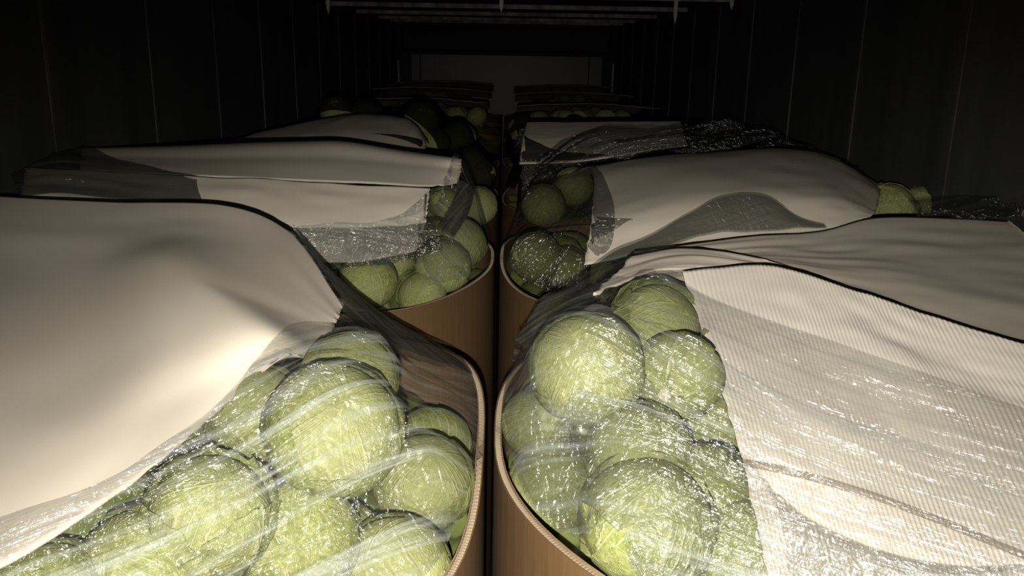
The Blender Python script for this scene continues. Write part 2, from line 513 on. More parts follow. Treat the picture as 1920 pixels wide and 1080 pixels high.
def make_proto(seed, n_leaves, lift, crinkle):
    r = random.Random(seed)
    parts = [('head', head_mesh(seed))]
    for k in range(n_leaves):
        az = k * 2.399 + seed
        parts.append(('leaf', leaf_mesh(seed, k, az, r.uniform(1.9, 2.6), r.uniform(0.95, 1.3), lift * r.uniform(0.5, 1.4), crinkle)))
    parts.append(('stem', stem_mesh(seed)))
    return parts
PROTO = {'tight': make_proto(1, 5, 0.016, 0.7), 'mid': make_proto(2, 6, 0.03, 1.0), 'tight2': make_proto(3, 5, 0.014, 0.8),
         'loose': make_proto(4, 7, 0.10, 2.0), 'ribby': make_proto(5, 6, 0.05, 1.4)}
CABROOTS, CABPARTS = [], {}
SPHERES = []                                     # (bin key, centre, radius): what the film drapes over
def cabbage(pos, dia, kind, rot, label, group, key):
    t = empty('cabbage', pos); tag(t, label, 'cabbage', group)
    t.rotation_mode = 'ZYX'                      # spin first, then tip the top towards the doors
    t.rotation_euler = rot
    s = dia / 2 / 1.03
    t.scale = (s, s, s)
    for nm, me in PROTO[kind]:
        o = bpy.data.objects.new(nm, me); COL.objects.link(o); o.parent = t
        CABPARTS.setdefault(t.name, []).append(o)
    CABROOTS.append((t, key))
    SPHERES.append((key, Vector(pos), dia / 2 * 1.03))
    return t

kinds_cycle = ['tight', 'mid', 'tight2', 'ribby']
GN1, GN2, GN3 = 'cabbages in the nearest bins', 'cabbages in the second row of bins', 'cabbages in the far bins'
# (px, py, diameter in px, real diameter, prototype, label, bin)
CABS = [
    (628, 805, 262, .190, 'mid', 'large round cabbage under glossy film in the middle of the near left bin', 'L0', (2.2, 0.3, 0.6)),
    (817, 905, 196, .168, 'tight', 'smooth round cabbage pressed against the right rim of the near left bin', 'L0', (1.9, 0.2, 2.4)),
    (740, 1080, 232, .170, 'tight2', 'pale cabbage at the bottom edge near the front rim of the left bin', 'L0', (2.3, -0.4, 4.0)),
    (480, 775, 198, .160, 'ribby', 'pale cabbage half tucked under the torn cardboard edge, left bin', 'L0', (2.0, 0.6, 1.0)),
    (655, 712, 188, .155, 'tight', 'cabbage top showing behind the large round one, left bin', 'L0', (2.4, 0.1, 5.0)),
    (395, 965, 245, .165, 'loose', 'ragged cabbage beneath the brightest film glints, left bin', 'L0', (1.8, 0.5, 3.2)),
    (560, 1020, 232, .165, 'mid', 'whitish cabbage between the ragged one and the front rim, left bin', 'L0', (2.6, 0.2, 0.2)),
    (255, 1068, 246, .160, 'tight2', 'cabbage with yellow green leaves under film by the left cardboard edge', 'L0', (2.1, -0.3, 1.3)),
    (85, 1145, 264, .160, 'mid', 'cabbage at the lower left corner under the film border', 'L0', (2.1, 0.3, 2.9)),
    (1100, 690, 222, .182, 'tight', 'big smooth bright green cabbage at the back left of the near right bin', 'R0', (2.35, -0.25, 0.9)),
    (1232, 615, 180, .170, 'loose', 'crinkled yellow green cabbage beside the fluted cardboard, right bin', 'R0', (2.2, 0.5, 2.0)),
    (1272, 705, 166, .140, 'ribby', 'leafy cabbage with pale cut stem below the crinkled one, right bin', 'R0', (0.15, 0.5, 2.6)),
    (1328, 802, 164, .150, 'mid', 'cabbage half hidden by the left edge of the fluted cardboard', 'R0', (2.2, 0.2, 3.6)),
    (1195, 850, 205, .160, 'ribby', 'cabbage under grey film folds in the middle of the right bin', 'R0', (2.0, -0.5, 1.6)),
    (1208, 978, 264, .190, 'ribby', 'largest pale cabbage with white ribs at the front of the right bin', 'R0', (1.7, 0.2, 0.3)),
    (982, 795, 136, .125, 'tight2', 'small yellowish cabbage at the left rim of the right bin', 'R0', (2.2, 0.2, 3.0)),
    (1035, 915, 170, .155, 'mid', 'cabbage behind the streaked film fan by the fluted rim', 'R0', (2.3, -0.3, 4.1)),
    (1398, 1035, 218, .160, 'tight', 'pale smooth cabbage tucked under the fluted cardboard at the bottom', 'R0', (2.1, 0.3, 5.2)),
    (1330, 930, 195, .150, 'mid', 'shaded cabbage right of the largest pale one, right bin', 'R0', (2.4, 0.3, 0.6)),
    (1050, 610, 130, .150, 'tight2', 'cabbage in shadow behind the big smooth one, right bin', 'R0', (2.2, 0.3, 2.2)),
    (697, 532, 116, .165, 'tight', 'round cabbage at the front corner of the second left bin', 'L1', (2.1, 0.2, 1.9)),
    (790, 552, 95, .145, 'ribby', 'low cabbage between two round ones at the rim, second left bin', 'L1', (2.0, -0.4, 0.4)),
    (862, 503, 108, .165, 'mid', 'round cabbage at the brown rim under shiny film, second left bin', 'L1', (2.3, 0.2, 3.1)),
    (888, 455, 100, .165, 'tight2', 'striped cabbage at the right edge of the second left bin', 'L1', (2.0, 0.5, 4.5)),
    (815, 450, 90, .150, 'mid', 'cabbage under film behind the round rim ones, second left bin', 'L1', (2.2, 0.0, 5.5)),
    (835, 392, 84, .150, 'loose', 'leafy cabbage under the cardboard corner with dark upright leaves', 'L1', (2.4, 0.6, 2.2)),
    (730, 480, 100, .160, 'tight', 'cabbage under creased film above the low one, second left bin', 'L1', (2.2, 0.3, 0.9)),
    (1000, 482, 100, .160, 'tight', 'round cabbage at the left corner of the second right bin', 'R1', (2.2, 0.2, 2.7)),
    (1062, 505, 92, .150, 'mid', 'dim cabbage under grey film beside the round one, second right bin', 'R1', (2.1, 0.4, 0.7)),
    (1020, 385, 84, .155, 'tight2', 'dark cabbage at the left rim behind grey film, second right bin', 'R1', (2.3, 0.0, 3.9)),
    (1075, 350, 76, .150, 'mid', 'dark cabbage left of the domed cardboard sheet, second right bin', 'R1', (2.3, 0.0, 4.9)),
    (1672, 388, 96, .150, 'loose', 'leafy cabbage poking out by the right wall under curled cardboard', 'R1', (2.0, 0.5, 1.4)),
    (1735, 388, 90, .145, 'mid', 'dim cabbage against the right trailer wall', 'R1', (2.0, 0.2, 2.4)),
    (895, 385, 78, .155, 'tight', 'dark cabbage right of the leafy one, second left bin', 'L1', (2.3, 0.0, 0.9)),
    (630, 208, 62, .165, 'tight', 'faint cabbage behind the far left cardboard hump', 'L2', (2.2, 0.1, 0.9)),
    (686, 214, 60, .165, 'mid', 'barely lit cabbage between two faint ones beyond the left hump', 'L2', (2.2, 0.1, 2.9)),
    (792, 222, 66, .170, 'mid', 'dim green cabbage at the right end of the left cardboard hump', 'L2', (2.2, 0.3, 1.9)),
    (858, 258, 62, .165, 'tight2', 'dim cabbage right of the left hump in the third bin', 'L2', (2.3, 0.2, 3.9)),
    (815, 268, 62, .160, 'tight', 'dim cabbage under film at the corner of the left hump', 'L2', (2.3, 0.2, 5.0)),
    (905, 250, 52, .160, 'mid', 'very dark cabbage near the aisle in the third left bin', 'L2', (2.1, 0.2, 0.4)),
    (935, 325, 64, .160, 'tight', 'dark cabbage in the middle between the two columns', 'L2', (2.1, 0.2, 0.4)),
    (880, 305, 64, .160, 'ribby', 'dark cabbage in front of the middle one, third left bin', 'L2', (2.1, 0.2, 1.4)),
    (955, 252, 50, .165, 'tight2', 'very dark cabbage at the left edge of the far right sheet', 'R2', (2.1, 0.2, 2.0)),
    (1010, 322, 66, .165, 'tight', 'dark cabbage below the far right sheet', 'R2', (2.1, 0.2, 1.0)),
    (1075, 300, 64, .160, 'mid', 'dark cabbage under black film below the far right sheet', 'R2', (2.1, 0.2, 3.0)),
    (1180, 282, 62, .160, 'loose', 'pale leafy cabbage peeping through the black film', 'R2', (2.1, 0.2, 4.0)),
]
for px, py, dpx, dia, kind, lb, key, rot in CABS:
    zc = F * dia / dpx
    p = at_depth(px, py, zc)
    rot = (rot[0] - 1.55, rot[1], rot[2])
    sd, rw = key[0], int(key[1])
    for _ in range(60):
        c2 = Vector((CX[sd] - p.x, ROWS[sd][rw] - p.y, 0))
        e2 = p - c2.normalized() * (dia * 0.49)
        if inside(sd, rw, e2.x, e2.y) <= 0.98 or (rw < 2 and p.z > RIM + dia * .6): break
        p += c2.normalized() * 0.004
    cabbage(p, dia, kind, rot, lb, (GN1 if key[1] == '0' else GN2 if key[1] == '1' else GN3), key)

# ------------------------------------------------------------------ cardboard sheets
def catmull(P, t):
    n = len(P); x = min(max(t, 0), 1) * (n - 1); i = min(int(x), n - 2); f = x - i
    g = lambda j: P[j] if 0 <= j < n else (P[0] * 2 - P[1] if j < 0 else P[n - 1] * 2 - P[n - 2])
    a, b, c, d = g(i - 1), g(i), g(i + 1), g(i + 2)
    return 0.5 * ((2 * b) + (c - a) * f + (2 * a - 5 * b + 4 * c - d) * f * f + (3 * b - a - 3 * c + d) * f ** 3)

def surf(rows, nu, nv):
    cols = []
    for i in range(nu + 1):
        ctrl = [catmull(r, i / nu) for r in rows]
        cols.append([catmull(ctrl, j / nv) for j in range(nv + 1)])
    return cols

SHEETS = []                                      # (verts, faces) for the film to drape over
def sheet(label, rows, mat='sheet', nu=60, nv=48, thick=0.004, wrinkle=0.006, seed=1, ragged=0.004, freq=(3, 5), group='cardboard sheets laid over the bins'):
    P = [[at_y(*c) for c in r] for r in rows]
    cols = surf(P, nu, nv)
    base = P[len(P) // 2][len(P[0]) // 2].copy()
    base.z = min(q.z for r in P for q in r)
    vs, uvs = [], []
    ulen = sum((cols[i + 1][nv // 2] - cols[i][nv // 2]).length for i in range(nu))
    vlen = sum((cols[nu // 2][j + 1] - cols[nu // 2][j]).length for j in range(nv))
    for i in range(nu + 1):
        for j in range(nv + 1):
            u, v = i / nu, j / nv
            p = cols[i][j].copy()
            p.x = min(max(p.x, -1.24 + 0.002 * v), 1.24 - 0.002 * v)
            e = min(u, 1 - u, v, 1 - v)
            q = Vector((u * freq[0], v * freq[1], seed * 3.7))
            p.z += wrinkle * noise.noise(q) + 0.35 * wrinkle * noise.noise(q * 3.1)
            if e == 0:
                p.x += ragged * noise.noise(Vector((u * 26, v * 26, seed)))
                p.y += ragged * noise.noise(Vector((u * 26 + 9, v * 26, seed)))
            vs.append(p); uvs.append((u * ulen, v * vlen))
    n = len(vs); W = nv + 1
    def q(i, j): return i * W + j
    # normals for the thickness
    nr = []
    for i in range(nu + 1):
        for j in range(nv + 1):
            a = vs[q(min(i + 1, nu), j)] - vs[q(max(i - 1, 0), j)]
            b = vs[q(i, min(j + 1, nv))] - vs[q(i, max(j - 1, 0))]
            c = a.cross(b)
            if c.z < 0: c = -c
            nr.append(c.normalized())
    vs2 = vs + [vs[k] - nr[k] * thick for k in range(n)]
    uv2 = uvs + uvs
    fs = []
    for i in range(nu):
        for j in range(nv):
            fs.append((q(i, j), q(i + 1, j), q(i + 1, j + 1), q(i, j + 1)))
            fs.append((n + q(i, j), n + q(i, j + 1), n + q(i + 1, j + 1), n + q(i + 1, j)))
    rim = [q(i, 0) for i in range(nu)] + [q(nu, j) for j in range(nv)] + [q(i, nv) for i in range(nu, 0, -1)] + [q(0, j) for j in range(nv, 0, -1)]
    for a, b in zip(rim, rim[1:] + rim[:1]):
        fs.append((a, a + n, b + n, b))
    me = mesh_from('cardboard_sheet', [p - base for p in vs2], fs, M[mat], True, uv2)
    bm = bmesh.new(); bm.from_mesh(me); bmesh.ops.recalc_face_normals(bm, faces=bm.faces[:]); bm.to_mesh(me); bm.free()
    o = link('cardboard_sheet', me); o.location = base
    tag(o, label, 'cardboard sheet', group)
    SHEETS.append((vs2, fs))
    return o

sheet('wide beige cardboard sheet covering the near left bin, corner bent down', [
    [(-150, 355, 1.93), (0, 366, 1.91), (200, 376, 1.89), (420, 384, 1.85), (548, 438, 1.81), (642, 572, 1.56)],
    [(-190, 415, 1.80), (0, 430, 1.78), (180, 436, 1.75), (370, 436, 1.71), (500, 488, 1.62), (634, 597, 1.49)],
    [(-250, 490, 1.63), (0, 510, 1.62), (160, 510, 1.58), (310, 490, 1.50), (440, 545, 1.385), (622, 622, 1.43)],
    [(-350, 700, 1.20), (-60, 700, 1.215), (150, 690, 1.215), (330, 630, 1.23), (500, 618, 1.235), (606, 664, 1.34)],
    [(-420, 880, .99), (-110, 880, .97), (110, 850, .98), (320, 755, 1.09), (470, 690, 1.19), (545, 662, 1.24)],
    [(-500, 1110, .785), (-150, 1110, .765), (40, 1040, .80), (290, 870, .955), (432, 748, 1.14), (526, 655, 1.235)],
], nu=90, nv=70, wrinkle=0.005, seed=1, freq=(2.2, 3.5))
sheet('beige cardboard sheet at the back of the near right bin by the wall', [
    [(1190, 470, 1.86), (1400, 441, 1.95), (1540, 432, 2.0), (1650, 409, 2.08), (1800, 411, 2.08), (1915, 413, 2.05)],
    [(1200, 500, 1.78), (1420, 480, 1.82), (1560, 490, 1.80), (1700, 500, 1.79), (1850, 520, 1.76), (2010, 540, 1.72)],
    [(1230, 545, 1.68), (1440, 530, 1.70), (1580, 560, 1.61), (1720, 610, 1.50), (1900, 680, 1.39), (2110, 745, 1.30)],
], seed=2, wrinkle=0.010, freq=(1.5, 4))
sheet('narrow beige cardboard strip with torn curled tip between two sheets, right bin', [
    [(1185, 478, 1.70), (1290, 464, 1.735), (1442, 489, 1.73), (1560, 528, 1.68), (1700, 576, 1.60)],
    [(1150, 515, 1.60), (1270, 482, 1.67), (1430, 499, 1.71), (1560, 538, 1.655), (1700, 588, 1.58)],
    [(1112, 550, 1.52), (1243, 505, 1.61), (1420, 514, 1.68), (1560, 555, 1.62), (1700, 605, 1.55)],
], seed=3, wrinkle=0.004, ragged=0.010, nv=20)
sheet('bright fluted cardboard sheet with creases on the near right bin', [
    [(1279, 505, 1.57), (1430, 493, 1.61), (1560, 529, 1.55), (1700, 573, 1.47), (1893, 637, 1.365), (2100, 702, 1.27)],
    [(1310, 600, 1.43), (1455, 590, 1.47), (1590, 610, 1.44), (1740, 655, 1.365), (1945, 715, 1.27), (2150, 780, 1.19)],
    [(1345, 705, 1.295), (1485, 695, 1.32), (1625, 705, 1.305), (1790, 745, 1.24), (2000, 805, 1.16), (2200, 865, 1.09)],
    [(1392, 862, 1.10), (1530, 862, 1.105), (1680, 882, 1.085), (1860, 922, 1.035), (2080, 972, .975), (2300, 1022, .925)],
    [(1452, 1115, .865), (1600, 1115, .865), (1765, 1125, .855), (1950, 1140, .835), (2180, 1170, .805), (2420, 1200, .78)],
], mat='fluted', nu=80, nv=70, seed=4, wrinkle=0.007, freq=(4, 4), ragged=0.003)
sheet('domed beige cardboard sheet on the second right bin', [
    [(1060, 330, 3.1), (1180, 312, 3.15), (1320, 300, 3.2), (1450, 296, 3.2), (1560, 310, 3.05), (1650, 352, 2.7)],
    [(1108, 319, 2.70), (1220, 299, 2.75), (1340, 287, 2.80), (1470, 280, 2.80), (1570, 301, 2.70), (1652, 352, 2.5)],
    [(1110, 400, 2.22), (1230, 372, 2.235), (1350, 355, 2.24), (1480, 350, 2.24), (1580, 362, 2.22), (1643, 390, 2.19)],
    [(1095, 497, 2.07), (1210, 475, 2.06), (1350, 458, 2.06), (1480, 450, 2.06), (1570, 440, 2.07), (1622, 412, 2.12)],
], seed=5, wrinkle=0.010)
sheet('beige cardboard sheet with a folded facet on the second left bin, nearer one', [
    [(48, 317, 2.18), (200, 322, 2.23), (350, 331, 2.22), (500, 337, 2.26), (650, 342, 2.28), (806, 350, 2.32)],
    [(44, 340, 2.13), (200, 352, 2.17), (345, 366, 2.145), (500, 374, 2.19), (650, 385, 2.22), (802, 388, 2.27)],
    [(40, 366, 2.08), (200, 390, 2.09), (350, 405, 2.10), (500, 425, 2.12), (650, 432, 2.16), (796, 424, 2.24)],
    [(40, 420, 2.06), (200, 440, 2.06), (350, 460, 2.08), (520, 485, 2.10), (660, 492, 2.13), (780, 470, 2.20)],
], seed=6, wrinkle=0.010, freq=(3, 2))
sheet('smooth beige cardboard sheet with curled end on the second left bin, farther one', [
    [(200, 300, 3.0), (350, 290, 3.05), (560, 285, 3.1), (650, 286, 3.1), (780, 300, 3.0), (860, 312, 2.9)],
    [(158, 277, 2.52), (350, 271, 2.58), (560, 264, 2.60), (650, 265, 2.60), (780, 285, 2.58), (864, 297, 2.52)],
    [(152, 296, 2.36), (350, 298, 2.40), (560, 298, 2.42), (680, 302, 2.44), (790, 314, 2.45), (864, 318, 2.46)],
    [(150, 318, 2.245), (350, 328, 2.25), (560, 337, 2.28), (700, 344, 2.31), (800, 350, 2.36), (858, 345, 2.42)],
], seed=7, wrinkle=0.004, freq=(2, 2))
sheet('humped beige cardboard sheet on the third left bin', [
    [(470, 270, 4.1), (540, 250, 4.2), (640, 232, 4.3), (720, 230, 4.3), (775, 245, 4.2), (805, 270, 4.0)],
    [(438, 264, 3.62), (520, 240, 3.72), (640, 216, 3.82), (720, 213, 3.82), (775, 232, 3.72), (800, 262, 3.6)],
    [(430, 276, 3.42), (520, 256, 3.46), (610, 244, 3.48), (700, 240, 3.48), (766, 258, 3.46), (796, 282, 3.42)],
    [(420, 300, 3.25), (520, 290, 3.25), (600, 288, 3.25), (700, 288, 3.25), (760, 300, 3.27), (786, 315, 3.3)],
], seed=8, wrinkle=0.014, freq=(4, 2))
sheet('flat dim cardboard sheet on the third right bin', [
    [(988, 229, 3.85), (1080, 228, 3.85), (1180, 227, 3.85), (1276, 227, 3.82)],
    [(980, 262, 3.60), (1080, 260, 3.60), (1180, 254, 3.60), (1282, 246, 3.60)],
    [(974, 308, 3.42), (1080, 303, 3.42), (1180, 288, 3.42), (1290, 272, 3.42)],
], seed=9, wrinkle=0.004, ragged=0.002)

for row in (4, 5, 6):  # ordinary sheets added on the far bins, tilted from the flash to stay dark
    for side in 'LR':
        cx, cy = CX[side], ROWS[side][row]
        h0 = {4: .33, 5: .31, 6: .30}[row] + (0.02 if side == 'R' else 0)
        rws = []
        for dy, dh in ((-.45, .0), (-.2, 0.012), (.15, .05), (.5, .11)):
            rr_ = []
            for dx in (-.5, -.2, .15, .5):
                P_ = Vector((cx + dx, cy + dy, CAM.z - h0 - dh - 0.05 * dx * dx * 4 * .5))
                d_ = P_ - CAM; k_ = d_.dot(fw)
                rr_.append((960 + F * d_.dot(rt) / k_, 540 - F * d_.dot(up) / k_, P_.y))
            rws.append(rr_)
        sheet('added cardboard sheet sloped away from the flash to look black, %s bin of the %s column' % (names[row], 'left' if side == 'L' else 'right'), rws, nu=16, nv=14, seed=20 + row, wrinkle=0.008, thick=0.0015)

# ------------------------------------------------------------------ what lies deeper in the bins
sv, sf = [], []
for vs, fs in SHEETS:
    b = len(sv); sv += vs; sf += [tuple(b + i for i in f) for f in fs]
SBVH = BVHTree.FromPolygons(sv, sf)

def sheet_under(x, y):                            # lowest sheet surface over this spot
    z, best = 1.2, None
    for _ in range(6):
        h = SBVH.ray_cast(Vector((x, y, z)), Vector((0, 0, 1)))
        if h[0] is None: break
        return h[0].z
    return None

def cabbage_mass(side, row, parent, open_z):
    """The heap that nobody could count: bumpy packed surface that carries the cabbages and sheets one sees."""
    n = 64; vs = []; uvs = []; keep = {}
    fs = []
    cx, cy = CX[side], ROWS[side][row]
    pts = []
    r_ = random.Random(row * 2 + (side == 'R'))
    for i in range(-5, 6):
        for j in range(-6, 7):
            pts.append((cx + (i + 0.5 * (j % 2)) * 0.135 + r_.uniform(-.015, .015), cy + j * 0.117 + r_.uniform(-.015, .015)))
    XY, T = {}, np.zeros((n + 1, n + 1))
    for i in range(n + 1):
        for j in range(n + 1):
            a, b = (i / n * 2 - 1), (j / n * 2 - 1)
            q = max(abs(a), abs(b)); rr = (abs(a) ** bn(side, row) + abs(b) ** bn(side, row)) ** (1 / bn(side, row))   # square to rounded square
            f = (q / rr) if rr > 0 else 1
            x, y = cx + a * f * BA * 0.955, cy + b * f * BB * 0.955
            zs = sheet_under(x, y)
            top = open_z if zs is None else max(min(zs - 0.014, 2.10), 1.5)
            if q > 0.86: top = min(top, RIM - 0.03)
            XY[i, j] = (x, y); T[i, j] = top
    stp = 0.9 * 1.2 / n
    for _ in range(40):
        N_ = T.copy()
        N_[1:] = np.minimum(N_[1:], T[:-1] + stp); N_[:-1] = np.minimum(N_[:-1], T[1:] + stp)
        N_[:, 1:] = np.minimum(N_[:, 1:], T[:, :-1] + stp); N_[:, :-1] = np.minimum(N_[:, :-1], T[:, 1:] + stp)
        T = N_
    for i in range(n + 1):
        for j in range(n + 1):
            x, y = XY[i, j]
            d2 = min((x - px) ** 2 + (y - py) ** 2 for px, py in pts)
            bump_ = math.sqrt(max(0.0, 0.082 ** 2 - d2)) - 0.082
            vs.append(Vector((x, y, T[i, j] + bump_)) - parent.location); uvs.append((x, y))
    W = n + 1
    for i in range(n):
        for j in range(n):
            fs.append((i * W + j, (i + 1) * W + j, (i + 1) * W + j + 1, i * W + j + 1))
    o = link('cabbage_heap', mesh_from('cabbage_heap', vs, fs, M['heap'], True, uvs), parent)
    o['kind'] = 'stuff'
for (side, row), t in BINS.items():
    cabbage_mass(side, row, t, 1.60 if row < 2 else 1.72 if row == 2 else 1.86)

FILL = []
def filler(key, n, box, zlo, zhi, label, seed, dmin=0.135):
    r = random.Random(seed); tries = made = 0
    side, row = key[0], int(key[1])
    while made < n and tries < 4000:
        tries += 1
        d = r.uniform(0.145, 0.17)
        p = Vector((r.uniform(box[0], box[1]), r.uniform(box[2], box[3]), r.uniform(zlo, zhi)))
        if inside(side, row, p.x, p.y) > 0.98 - d / 2 / BA: continue
        if key == 'L0' and p.x > -0.32 and p.y > 1.28 and p.z > 1.62: continue
        if any(zs is not None and p.z + d * 0.56 > zs - 0.01 for zs in (sheet_under(p.x + a * d * .5, p.y + b * d * .5) for a, b in ((0, 0), (1, 0), (-1, 0), (0, 1), (0, -1)))): continue
        if any((c - p).length < (rr + d / 2) * 0.93 for k_, c, rr in SPHERES): continue
        FILL.append(cabbage(p, d, r.choice(kinds_cycle), (r.uniform(-1, 1), r.uniform(-1, 1), r.uniform(0, 6)), label,
                GN1 if row == 0 else GN2 if row == 1 else GN3, key))
        made += 1
filler('L0', 22, (-0.95, -0.06, 0.80, 1.60), 1.60, 1.80, 'buried cabbage low in the near left bin', 11)
filler('R0', 20, (0.02, 0.75, 0.86, 1.80), 1.60, 1.80, 'buried cabbage low in the near right bin', 12)
filler('L1', 10, (-0.75, -0.06, 2.15, 2.9), 1.60, 1.80, 'buried cabbage low in the second left bin', 13)
filler('R1', 8, (0.02, 0.5, 2.2, 3.0), 1.60, 1.80, 'buried dim cabbage low in the second right bin', 14)
for row in (3, 4):
    for side in 'LR':
        filler(side + str(row), 6, (CX[side] - .5, CX[side] + .5, ROWS[side][row] - .5, ROWS[side][row] + .2), 1.875, 1.90,
               'barely lit cabbage in the dark %s bin of the %s column' % (names[row], 'left' if side == 'L' else 'right'), 20 + row * 2 + (side == 'R'))

# keep the buried ones that can be seen, and say which is which
bpy.context.view_layer.update()
dg = bpy.context.evaluated_depsgraph_get()
def seen(t, n=60):
    rr_ = random.Random(3); k = 0; rad = t.scale[0]
    for _ in range(n):
        d_ = Vector((rr_.gauss(0, 1), rr_.gauss(0, 1), rr_.gauss(0, 1))).normalized() * rad
        if d_.dot(CAM - t.location) < 0: d_ = -d_
        v = t.location + d_ - CAM
        px_, py_ = F * v.dot(rt) / v.dot(fw), F * v.dot(up) / v.dot(fw)
        if abs(px_) > 960 or abs(py_) > 540: continue
        h = sc.ray_cast(dg, CAM, v.normalized())
        if h[0] and h[4].parent is not None and h[4].parent.name == t.name: k += 1
    return k
groups_ = {}
for t in FILL:
    if seen(t) >= 4: groups_.setdefault(t['label'], []).append(t)
    else:
        for ch in CABPARTS.pop(t.name): bpy.data.objects.remove(ch)
        CABROOTS[:] = [q for q in CABROOTS if q[0] != t]
        bpy.data.objects.remove(t)
ORD = 'first second third fourth fifth sixth seventh eighth ninth tenth eleventh twelfth thirteenth fourteenth'.split()
for lb, ts in groups_.items():
    ts.sort(key=lambda t: (t.location - CAM).dot(rt) / (t.location - CAM).dot(fw))
    for i, t in enumerate(ts):
        t['label'] = lb + ', %s from its left' % ORD[i] if len(ts) > 1 else lb


# ------------------------------------------------------------------ clear film draped over cabbages and sheets
cv, cf = [], []
for root, key in CABROOTS:
    mw = Matrix.LocRotScale(root.location, root.rotation_euler, root.scale)
    for ch in CABPARTS[root.name]:
        b = len(cv); me = ch.data
        cv += [mw @ v.co for v in me.vertices]; cf += [tuple(b + i for i in p.vertices) for p in me.polygons]
CBVH = BVHTree.FromPolygons(cv, cf)

class Drape:
    """Taut membrane over a bin: Laplace relaxation with the cabbages and sheets as obstacles, rim as border."""
    def __init__(s, side, row, step=0.0085, iters=700, lift=0.004, pad=0.05, taut=2.2):
        s.side, s.row = side, row
        s.x0, s.y0, s.h = CX[side] - BA - pad, ROWS[side][row] - BB - pad, step
        nx, ny = int((2 * BA + 2 * pad) / step) + 1, int((2 * BB + 2 * pad) / step) + 1
        X = s.x0 + np.arange(nx) * step; Yv = s.y0 + np.arange(ny) * step
        gx, gy = np.meshgrid(X, Yv, indexing='ij')
        fl_ = np.full((nx, ny), RIM - 0.20)
        for i in range(nx):
            for j in range(ny):
                hit = SBVH.ray_cast(Vector((X[i], Yv[j], 2.6)), Vector((0, 0, -1)))
                if hit[0] is not None: fl_[i, j] = max(fl_[i, j], hit[0].z)
                hit = CBVH.ray_cast(Vector((X[i], Yv[j], 2.6)), Vector((0, 0, -1)))
                if hit[0] is not None: fl_[i, j] = max(fl_[i, j], hit[0].z + 0.003)
        fl_ += lift
        nb = bn(side, row)
        rr = (np.abs((gx - CX[side]) / BA) ** nb + np.abs((gy - ROWS[side][row]) / BB) ** nb) ** (1 / nb)
        border = rr > 0.985
        bz = RIM + 0.006
        z = np.maximum(fl_, np.where(border, bz, RIM + 0.10))
        z = np.where(border, np.maximum(bz, fl_), z)
        fix = border
        zf = z.copy()
        for it in range(iters):
            a = z.copy()
            a[1:-1, 1:-1] = 0.25 * (z[2:, 1:-1] + z[:-2, 1:-1] + z[1:-1, 2:] + z[1:-1, :-2])
            z = np.where(fix, zf, np.maximum(a, fl_))
        if taut:
            def dil(a, sg):                       # separable parabolic dilation (sg=1) / erosion (sg=-1)
                for ax in (0, 1):
                    out = a.copy()
                    for d in range(1, int(0.16 / step)):
                        c_ = taut * (d * step) ** 2
                        lo = [slice(None)] * 2; hi = [slice(None)] * 2
                        lo[ax] = slice(0, -d); hi[ax] = slice(d, None); lo, hi = tuple(lo), tuple(hi)
                        if sg > 0:
                            out[lo] = np.maximum(out[lo], a[hi] - c_); out[hi] = np.maximum(out[hi], a[lo] - c_)
                        else:
                            out[lo] = np.minimum(out[lo], a[hi] + c_); out[hi] = np.minimum(out[hi], a[lo] + c_)
                    a = out
                return a
            zc_ = dil(dil(z, 1), -1)
            z = np.where(rr > 0.95, z, np.maximum(z, zc_))
            for it in range(12):
                a = z.copy()
                a[1:-1, 1:-1] = 0.25 * (z[2:, 1:-1] + z[:-2, 1:-1] + z[1:-1, 2:] + z[1:-1, :-2])
                z = np.where(fix, zf, np.maximum(a, fl_))
        s.z, s.nx, s.ny = z, nx, ny
    def at(s, x, y):
        fx, fy = (x - s.x0) / s.h, (y - s.y0) / s.h
        i = min(max(int(fx), 0), s.nx - 2); j = min(max(int(fy), 0), s.ny - 2)
        a, b = min(max(fx - i, 0), 1), min(max(fy - j, 0), 1)
        z = s.z
        return float(z[i, j] * (1 - a) * (1 - b) + z[i + 1, j] * a * (1 - b) + z[i, j + 1] * (1 - a) * b + z[i + 1, j + 1] * a * b)
    def hit(s, px, py):
        d = ray(px, py); t = 0.6 / d.y
        for _ in range(900):
            p = CAM + d * t
            if p.z <= s.at(p.x, p.y): break
            t += 0.004 / d.y
        return Vector((p.x, p.y, 0))

def wr(x, y, seed, ang, amp):
    c, s_ = math.cos(ang), math.sin(ang)
    u, v = x * c + y * s_, -x * s_ + y * c
    n1 = noise.noise(Vector((u * 2.2, v * 16, seed)))
    n2 = noise.noise(Vector((u * 5, v * 42, seed + 5)))
    n3 = noise.noise(Vector((u * 14, v * 22, seed + 9)))
    return amp * (0.8 * (1 - 2 * abs(n1)) + 0.3 * n2 + 0.4 * n3)

def film_obj(label, cols, mat, ang, group='clear plastic film over the bins', amp=None):
    nu, nv = len(cols) - 1, len(cols[0]) - 1
    base = cols[nu // 2][nv // 2].copy()
    vs = [p - base for c in cols for p in c]
    c_, s_ = math.cos(ang), math.sin(ang)
    uvs = [(p.x * c_ + p.y * s_ + 0.3 * p.z, -p.x * s_ + p.y * c_ + 0.6 * p.z) for c in cols for p in c]
    W = nv + 1
    fs = [(i * W + j, (i + 1) * W + j, (i + 1) * W + j + 1, i * W + j + 1) for i in range(nu) for j in range(nv)]
    o = link('plastic_film', mesh_from('plastic_film', vs, fs, M[mat], True, uvs)); o.location = base
    return tag(o, label, 'plastic film', group)

